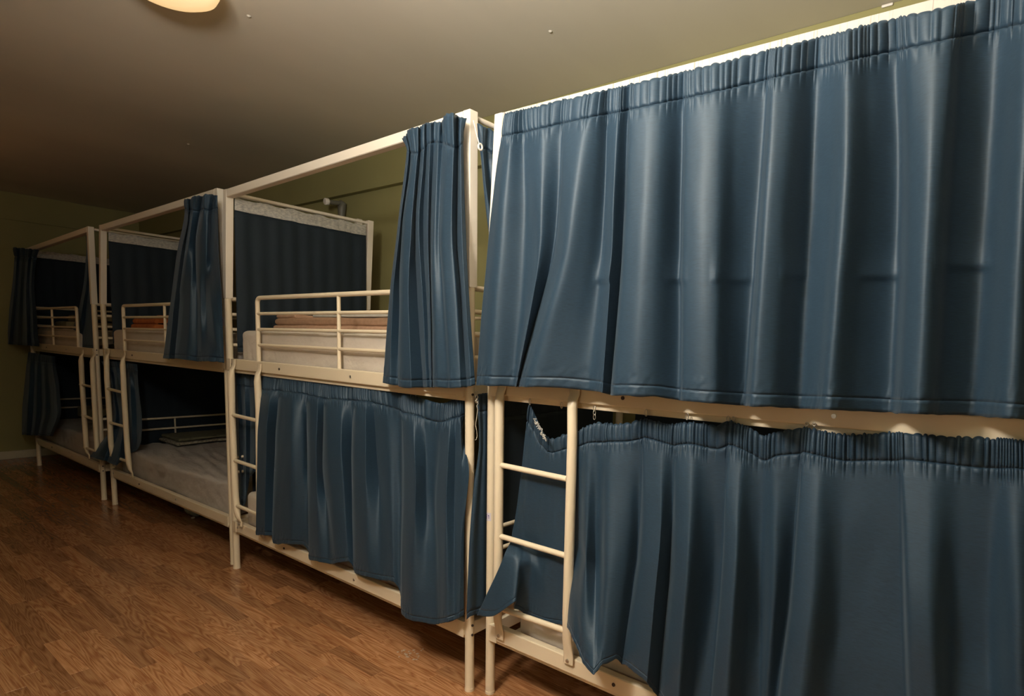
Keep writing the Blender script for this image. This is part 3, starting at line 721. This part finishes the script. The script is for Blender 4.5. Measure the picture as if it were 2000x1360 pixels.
# third bed, lower curtain gathered at the ladder
cCl = [colB([(197, 706), (210, 733), (218, 777), (221, 822), (176, 892)], [.01, .0, .0, -.01, -.09]),
       colB([(205, 706), (216, 733), (223, 777), (226, 822), (190, 897)], [-.01, -.015, -.01, -.03, -.115]),
       colB([(216, 706), (222, 733), (228, 777), (231, 824), (203, 900)], [.0, .01, .012, -.01, -.10]),
       colB([(222, 706), (228, 733), (232, 777), (235, 826), (209, 902)], [-.01, -.015, -.005, .0, -.08]),
       colB([(232, 706), (237, 735), (239, 780), (241, 832), (226, 909)], [.01, .01, -.01, -.03, -.10]),
       colB([(242, 706), (245, 738), (247, 785), (250, 838), (243, 898)], [-.01, .0, .012, .0, -.02]),
       colB([(250, 708), (254, 742), (257, 790), (258, 842), (258, 884)], [.01, -.01, -.02, -.02, .0]),
       colB([(258, 710), (262, 745), (266, 795), (268, 845), (267, 880)], [0, .01, .015, .01, .01]),
       colB([(267, 712), (270, 748), (275, 795), (278, 840), (276, 866)], [0, 0, -.005, -.01, .0])]
curtain('navy curtain gathered behind the ladder of the third bed, hem flung out left', cCl, [0, .18, .42, .66, 1], y0=.022, header=.075, ripple=.006, rfreq=45, hem=.025, nv=60, group='navy curtains of the bunks', dens=300, wr=.006, seed=9)
# farthest bed
cD1 = [colB([(168, 456), (169, 475), (165, 540), (152, 610), (132, 675)], [.0]*5), colB([(171, 456), (172, 475), (170, 540), (160, 610), (143, 678)], [-.02]*5),
       colB([(175, 455), (175, 475), (175, 540), (168, 610), (156, 681)], [.01]*5), colB([(180, 455), (180, 475), (182, 540), (184, 610), (184, 682)], [-.01]*5)]
curtain('small navy curtain wedge beside the near post of the farthest upper bunk', cD1, lvB, y0=.035, header=.08, ripple=.004, rfreq=50, hem=.03, nv=40, group='navy curtains of the bunks', dens=200, seed=10)
cD2 = []
for k in range(9):
    t = min(1, max(0, k/8+random.uniform(-.04, .04)*(0 < k < 8))); o = (-.03 if k % 2 else .02)*random.uniform(.2, 1.1)
    cD2.append(colB([(lerp(25, 76, t), lerp(484, 489, t)-(1 if k % 2 else 0)), (lerp(28, 71, t), lerp(501, 505, t)), (lerp(23, 67, t), 567), (lerp(14, 73, t), 632), (lerp(10, 77, t), lerp(672, 677, t))], [o, o*.6, o, o*1.1, o*1.2]))
curtain('navy curtain bunched at the far post of the farthest upper bunk', cD2, lvB, y0=-.06, header=.09, ripple=.012, rfreq=45, hem=.03, nv=50, group='navy curtains of the bunks', dens=220, seed=11, frill=.012)
cD3 = []
for k in range(9):
    t = min(1, max(0, k/8+random.uniform(-.04, .04)*(0 < k < 8))); o = (-.03 if k % 2 else .02)*random.uniform(.2, 1.1)
    cD3.append(colB([(lerp(55, 108, t), lerp(688, 697, t)), (lerp(53, 108, t), lerp(706, 712, t)), (lerp(48, 115, t), 757), (lerp(44, 119, t), 800), (lerp(43, 104, t), lerp(850, 852, t))], [o*.4, o*.6, o, o*1.1, o*.8]))
curtain('navy curtain bunched at the far post of the farthest lower bunk', cD3, lvB, y0=-.075, header=.08, ripple=.006, rfreq=45, hem=.03, nv=50, group='navy curtains of the bunks', dens=220, seed=12)

# end curtains seen from inside with their white gathering tape, and one added on the wall side to darken the nearest bunk
def flat_curtain(label, x0, y0, x1, y1, zt, zb, seed, tape=0, out=1, sag=.012, plane='x', folds=9, amp=.014, group='navy curtains of the bunks', edge=0):
    cols = []; n = folds*2
    for k in range(n+1):
        t = k/n; x = lerp(x0, x1, t); y = lerp(y0, y1, t); o = amp*(1 if k % 2 else -1)*random.uniform(.1, .8)
        zz = zt-sag*math.sin(math.pi*((t*5) % 1)); v = Vector((o, 0, 0)) if plane == 'x' else Vector((0, o, 0)); P = Vector((x, y, 0)); ed = Vector((x1-x0, y1-y0, 0)).normalized()*(edge*math.sin(t*9))
        cols.append([(P+Vector((0, 0, zz)), 0, 0), (P+v*.6+Vector((0, 0, lerp(zt, zb, .12))), 0, 0), (P+v+ed+Vector((0, 0, zb)), 0, 0)])
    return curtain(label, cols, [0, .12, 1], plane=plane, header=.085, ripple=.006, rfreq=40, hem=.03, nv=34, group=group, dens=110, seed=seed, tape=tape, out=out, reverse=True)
flat_curtain('navy end curtain with white gathering tape across the far end of the second upper bunk', B_FL[2].x-.001, .03, B_FL[2].x-.001, .86, 2.20, 1.31, 13, tape=1, out=1)
flat_curtain('navy end curtain with white gathering tape across the far end of the third upper bunk', C_FL[2].x-.001, .03, C_FL[2].x-.001, .86, 2.185, 1.31, 14, tape=1, out=1)
flat_curtain('navy end curtain with white gathering tape across the far end of the farthest upper bunk', D_FL[1].x-.04, .02, D_FL[1].x-.04, .84, 2.20, 1.31, 15, tape=1, out=1)
flat_curtain('dark navy curtain added on the wall side to deepen the gloom in the nearest lower bunk', A_FL[0].x+.05, A_FL[0].y+W+.06, A_FR[0].x-.05, A_FR[0].y+W+.06, 1.20, .20, 16, plane='y', out=-1, folds=16, amp=.012)
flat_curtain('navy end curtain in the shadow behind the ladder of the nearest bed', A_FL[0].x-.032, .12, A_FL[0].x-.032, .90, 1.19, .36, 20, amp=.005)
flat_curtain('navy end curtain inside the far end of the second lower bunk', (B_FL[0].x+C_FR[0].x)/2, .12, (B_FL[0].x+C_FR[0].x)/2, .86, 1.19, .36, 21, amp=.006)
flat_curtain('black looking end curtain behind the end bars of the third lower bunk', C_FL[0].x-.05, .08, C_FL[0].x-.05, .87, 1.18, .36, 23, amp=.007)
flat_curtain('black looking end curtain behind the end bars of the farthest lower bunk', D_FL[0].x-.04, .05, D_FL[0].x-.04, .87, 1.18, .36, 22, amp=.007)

# ------------------------------------------------------------------ bedding
def pillowy(x0, x1, y0, y1, z0, z1, r=.03, amp=.004, seed=0, nx=60, ny=30, sag=0, fs=1.0, drape=0):
    """soft box: rounded rectangle section swept along x, wrinkled"""
    prof = []
    def arc(cy, cz, a0, a1, n=5):
        for k in range(n+1):
            a = math.radians(lerp(a0, a1, k/n)); prof.append((cy+r*math.cos(a), cz+r*math.sin(a)))
    arc(y0+r, z0+r, 270, 180)
    for k in range(1, 6): prof.append((y0, lerp(z0+r, z1-r, k/6)))
    arc(y0+r, z1-r, 180, 90)
    for k in range(1, ny): prof.append((lerp(y0+r, y1-r, k/ny), z1))
    arc(y1-r, z1-r, 90, 0); arc(y1-r, z0+r, 0, -90)
    rows = []; cy = (y0+y1)/2; cz = (z0+z1)/2
    st = [(x0, .0), (x0+.001, .55), (x0+r*.15, .80), (x0+r*.45, .93), (x0+r, 1)]+[(lerp(x0+r, x1-r, k/nx), 1) for k in range(1, nx)]+[(x1-r, 1), (x1-r*.45, .93), (x1-r*.15, .80), (x1-.001, .55), (x1, .0)]
    for x, k in st:
        row = []
        kk = 1-(1-k)
        for (yy, zz) in prof:
            # shrink the section by up to r at the ends
            sy = 1-(1-k)*2*r/(y1-y0) if k > .5 else k; sz = 1-(1-k)*2*r/(z1-z0) if k > .5 else k
            p = Vector((x, cy+(yy-cy)*sy, cz+(zz-cz)*sz))
            a = noise.noise(Vector((x*5*fs, yy*9*fs, zz*9+seed)))+.6*noise.noise(Vector((x*11*fs, yy*24*fs+x*9, zz*20+seed)))
            if drape: a += drape*noise.noise(Vector((x*1.3, (yy*.8-zz)*30+x*5, seed)))
            p += Vector((0, (-1 if yy < cy else 1)*amp*abs(a)*-.6, amp*a*max(0, (zz-z0)/(z1-z0)))) if k > .5 else Vector()
            if sag: p.z -= sag*math.sin(math.pi*max(0, min(1, (x-x0)/(x1-x0))))**2*(1 if zz > cz else 0)
            row.append(p)
        rows.append(row)
    return MB().grid(rows)
def mattress(label, x0, x1, y0, y1, z0, z1, material, seed, **k):
    m = pillowy(x0, x1, y0, y1, z0, z1, seed=seed, **k); t = thing('mattress', label, 'mattress', ((x0+x1)/2, (y0+y1)/2, z0), 'mattresses on the bunks')
    m.build('fitted_sheet', material, t)
    return t
zu = 1.238
mattress('white mattress on the second upper bunk under the folded beige blanket', at(474, 660, .03).x, B_FR[0].x-.08, .022, .862, zu, at(560, 647, .03).z, M_SHEET, 1, amp=.006, drape=1.2, nx=100)
mattress('cream mattress on the third upper bunk behind the guard rail', at(220, 660, .03).x, C_FR[0].x-.08, .032, .862, zu, at(235, 644, .03).z, M_SHEET, 2, drape=.8)
mattress('dim cream mattress on the farthest upper bunk', D_FL[0].x+.08, at(150, 640, .03).x+.08, .012, .85, zu, 1.415, M_SHEET, 3)
zl_ = .268
mattress('grey mattress with rumpled sheet on the third lower bunk', C_FL[0].x+.07, C_FR[0].x-.06, .030, .862, zl_, .487, M_SHEET2, 4, amp=.010, sag=.02, ny=44, nx=110, drape=1.6)
mattress('dim mattress on the farthest lower bunk', D_FL[0].x+.08, D_FR[0].x-.08, .010, .855, zl_, .480, M_SHEET2, 5, amp=.008)
mattress('white mattress glimpsed under the curtain of the second lower bunk', at(481, 975, .03).x, B_FR[0].x-.1, .030, .862, zl_, .480, M_SHEET, 6)
mattress('white mattress glimpsed beside the ladder of the nearest lower bunk', at(1012, 1215, .06).x, A_FR[0].x-.08, .062, .90, zl_, .41, M_SHEET, 7)

def slabs(name, label, cat, layers, material, group=None):
    """a folded textile: stacked soft layers, each (x0,x1,y0,y1,z0,z1,material)"""
    l0 = layers[0]; t = thing(name, label, cat, ((l0[0]+l0[1])/2, (l0[2]+l0[3])/2, l0[4]), group)
    for i, l in enumerate(layers):
        m = pillowy(*l[:6], r=min(.018, (l[5]-l[4])*.49), amp=.0035, seed=i*3+len(label), nx=30, ny=14, fs=1.6)
        m.build('fold', l[6] if len(l) > 6 else material, t)
    return t
zt = at(560, 647, .03).z+.006
a = at(549, 640, .25); b = at(757, 640, .25)
slabs('blanket', 'folded beige fleece blanket on the second upper bunk', 'blanket', [(a.x, b.x+.15, .20, .66, zt, zt+.035), (a.x+.02, b.x+.13, .20, .66, zt+.033, zt+.075), (a.x+.0, a.x+.22, .22, .62, zt+.072, zt+.098)], M_BEIGE, )
slabs('towel', 'folded pale towel lying on the beige blanket', 'towel', [(a.x+.34, b.x+.05, .26, .58, zt+.081, zt+.097), (a.x+.37, b.x+.03, .27, .57, zt+.098, zt+.112)], M_TOWEL)
zc = at(235, 644, .03).z+.005
slabs('blanket', 'folded orange blanket on the third upper bunk', 'blanket', [(-4.23, -3.72, .14, .66, zc, zc+.045), (-4.22, -3.74, .15, .64, zc+.045, zc+.088), (-4.20, -3.80, .30, .62, zc+.089, zc+.125)], M_ORANGE)
slabs('blanket', 'folded khaki blanket on the farthest upper bunk', 'blanket', [(-6.50, -6.10, .16, .62, 1.423, 1.49), (-6.48, -6.12, .26, .60, 1.492, 1.56)], M_KHAKI)
slabs('throw', 'rumpled moss green throw on the grey mattress of the third bed', 'throw', [(-4.27, -3.88, .31, .84, .492, .520, M_SPECK), (-4.275, -3.90, .33, .85, .521, .550)], M_OLIVE)
slabs('pillow', 'dim pillow at the head of the farthest lower bunk', 'pillow', [(-6.50, -6.12, .30, .76, .492, .60)], M_KHAKI)

# ------------------------------------------------------------------ ceiling lamp, wall fittings, small things
lc = atz(398, 18, 2.705); lc = Vector((lc.x-.02, lc.y-.115, CZ))
print('lamp', lc)
t = thing('ceiling_lamp', 'round opal glass ceiling lamp glowing warm at the top edge', 'ceiling lamp', lc)
MB().lathe(lc, [(.02, -.001), (.16, -.001), (.165, -.02), (.14, -.03), (.0, -.03)]).build('base_plate', M_PLASTIC, t)
MB().lathe(lc, [(.135, -.030), (.165, -.045), (.172, -.065), (.160, -.09), (.125, -.110), (.07, -.120), (.0005, -.123)], 40).build('glass_shade', M_LAMP, t)

vw = at(668, 405, WY-.05); 
t = thing('radiator_valve', 'grey pipe elbow with a white capped valve on the olive wall', 'valve', (vw.x, WY-.02, vw.z))
e0 = at(667, 425, WY-.05); e1 = at(668, 398, WY-.05); cp = at(638, 394, WY-.17)
MB().tube([e0-Vector((0, 0, .50)), e0-Vector((0, 0, .02))], .012, 12).build('pipe', M_WALL, t)
MB().lathe(e0-Vector((0, 0, .03)), [(.0, 0), (.019, 0), (.019, .03), (.0, .03)], 8).build('nut', M_BASE, t)
d = (cp-e1)
MB().tube([e0, e0.lerp(e1, .6), e1, e1+d*.06, e1+d*.14], [.024, .030, .032, .027, .022], 14).build('elbow', M_GREYM, t)
MB().tube([e1+d*.12, e1+d*.5, e1+d*.93], [.017, .017, .017], 14).build('stem', M_GREYM, t)
c = MB().lathe(e1+d*.86, [(.0, 0), (.022, 0), (.026, .006), (.026, .030), (.021, .034), (.012, .031), (.0005, .031)], 20, axis=d); c.build('cap', M_PLASTIC, t, label='white plastic cap')
# small plaster marks on the ceiling
for (px, py, lab) in ((486, 32, 'small plaster fleck on the ceiling right of the lamp'), (368, 282, 'tiny pale fleck on the ceiling over the third bed'), (1075, 62, 'tiny pale fleck on the ceiling over the gap between the nearest beds')):
    p = atz(px, py, CZ-.002)
    m = MB(); rr = random.Random(px)
    m.lathe(p+Vector((0, 0, .002)), [(.010, 0), (.007, -.004), (.0005, -.006)], 7)
    tag(m.build('plaster_fleck', M_PLASTER), lab, 'plaster fleck')
p = at(1733, 2, 1.09); 
tag(MB().box((p.x-.022, 1.092, CZ-.014), (p.x+.022, 1.1015, CZ-.003)).build('cable_clip', M_PLASTIC, bevel=.004), 'white clip high on the wall above the nearest bed', 'clip')
# rubbish on the floor under the third bed
p = atz(385, 998, .03); p.y = max(p.y, .1)
tag(pillowy(p.x-.10, p.x+.09, p.y-.06, p.y+.08, .001, .075, r=.03, amp=.016, nx=16, ny=8, seed=9, fs=3).build('crumpled_bag', M_BAG), 'crumpled pale plastic bag on the floor under the third bed', 'bag')
p = atz(377, 1012, .004)
tag(MB().lathe(Vector((p.x, p.y, .0005)), [(.0005, .0), (.012, .001), (.014, .007), (.009, .011), (.0005, .012)], 10).build('bottle_cap', M_PLASTIC), 'tiny pale bottle cap on the floor under the third bed', 'cap')
# dried glue smear on the floor
p = atz(800, 1278, 0); rr = random.Random(3); m = MB()
for k in range(26):
    c = Vector((p.x+rr.gauss(0, .030), p.y+rr.gauss(0, .020), 0)); r = rr.uniform(.002, .0075)
    m.lathe(c, [(r, .0002), (r*.8, .0011), (.0004, .0014)], 8)
tag(m.build('dried_smear', M_RUST if False else mat('dried_glue', (0.42, 0.30, 0.20), .5)), 'dried pale smear on the floor in front of the second bed', 'smear')
for o in bpy.data.objects:
    if '_o' in o: del o['_o']
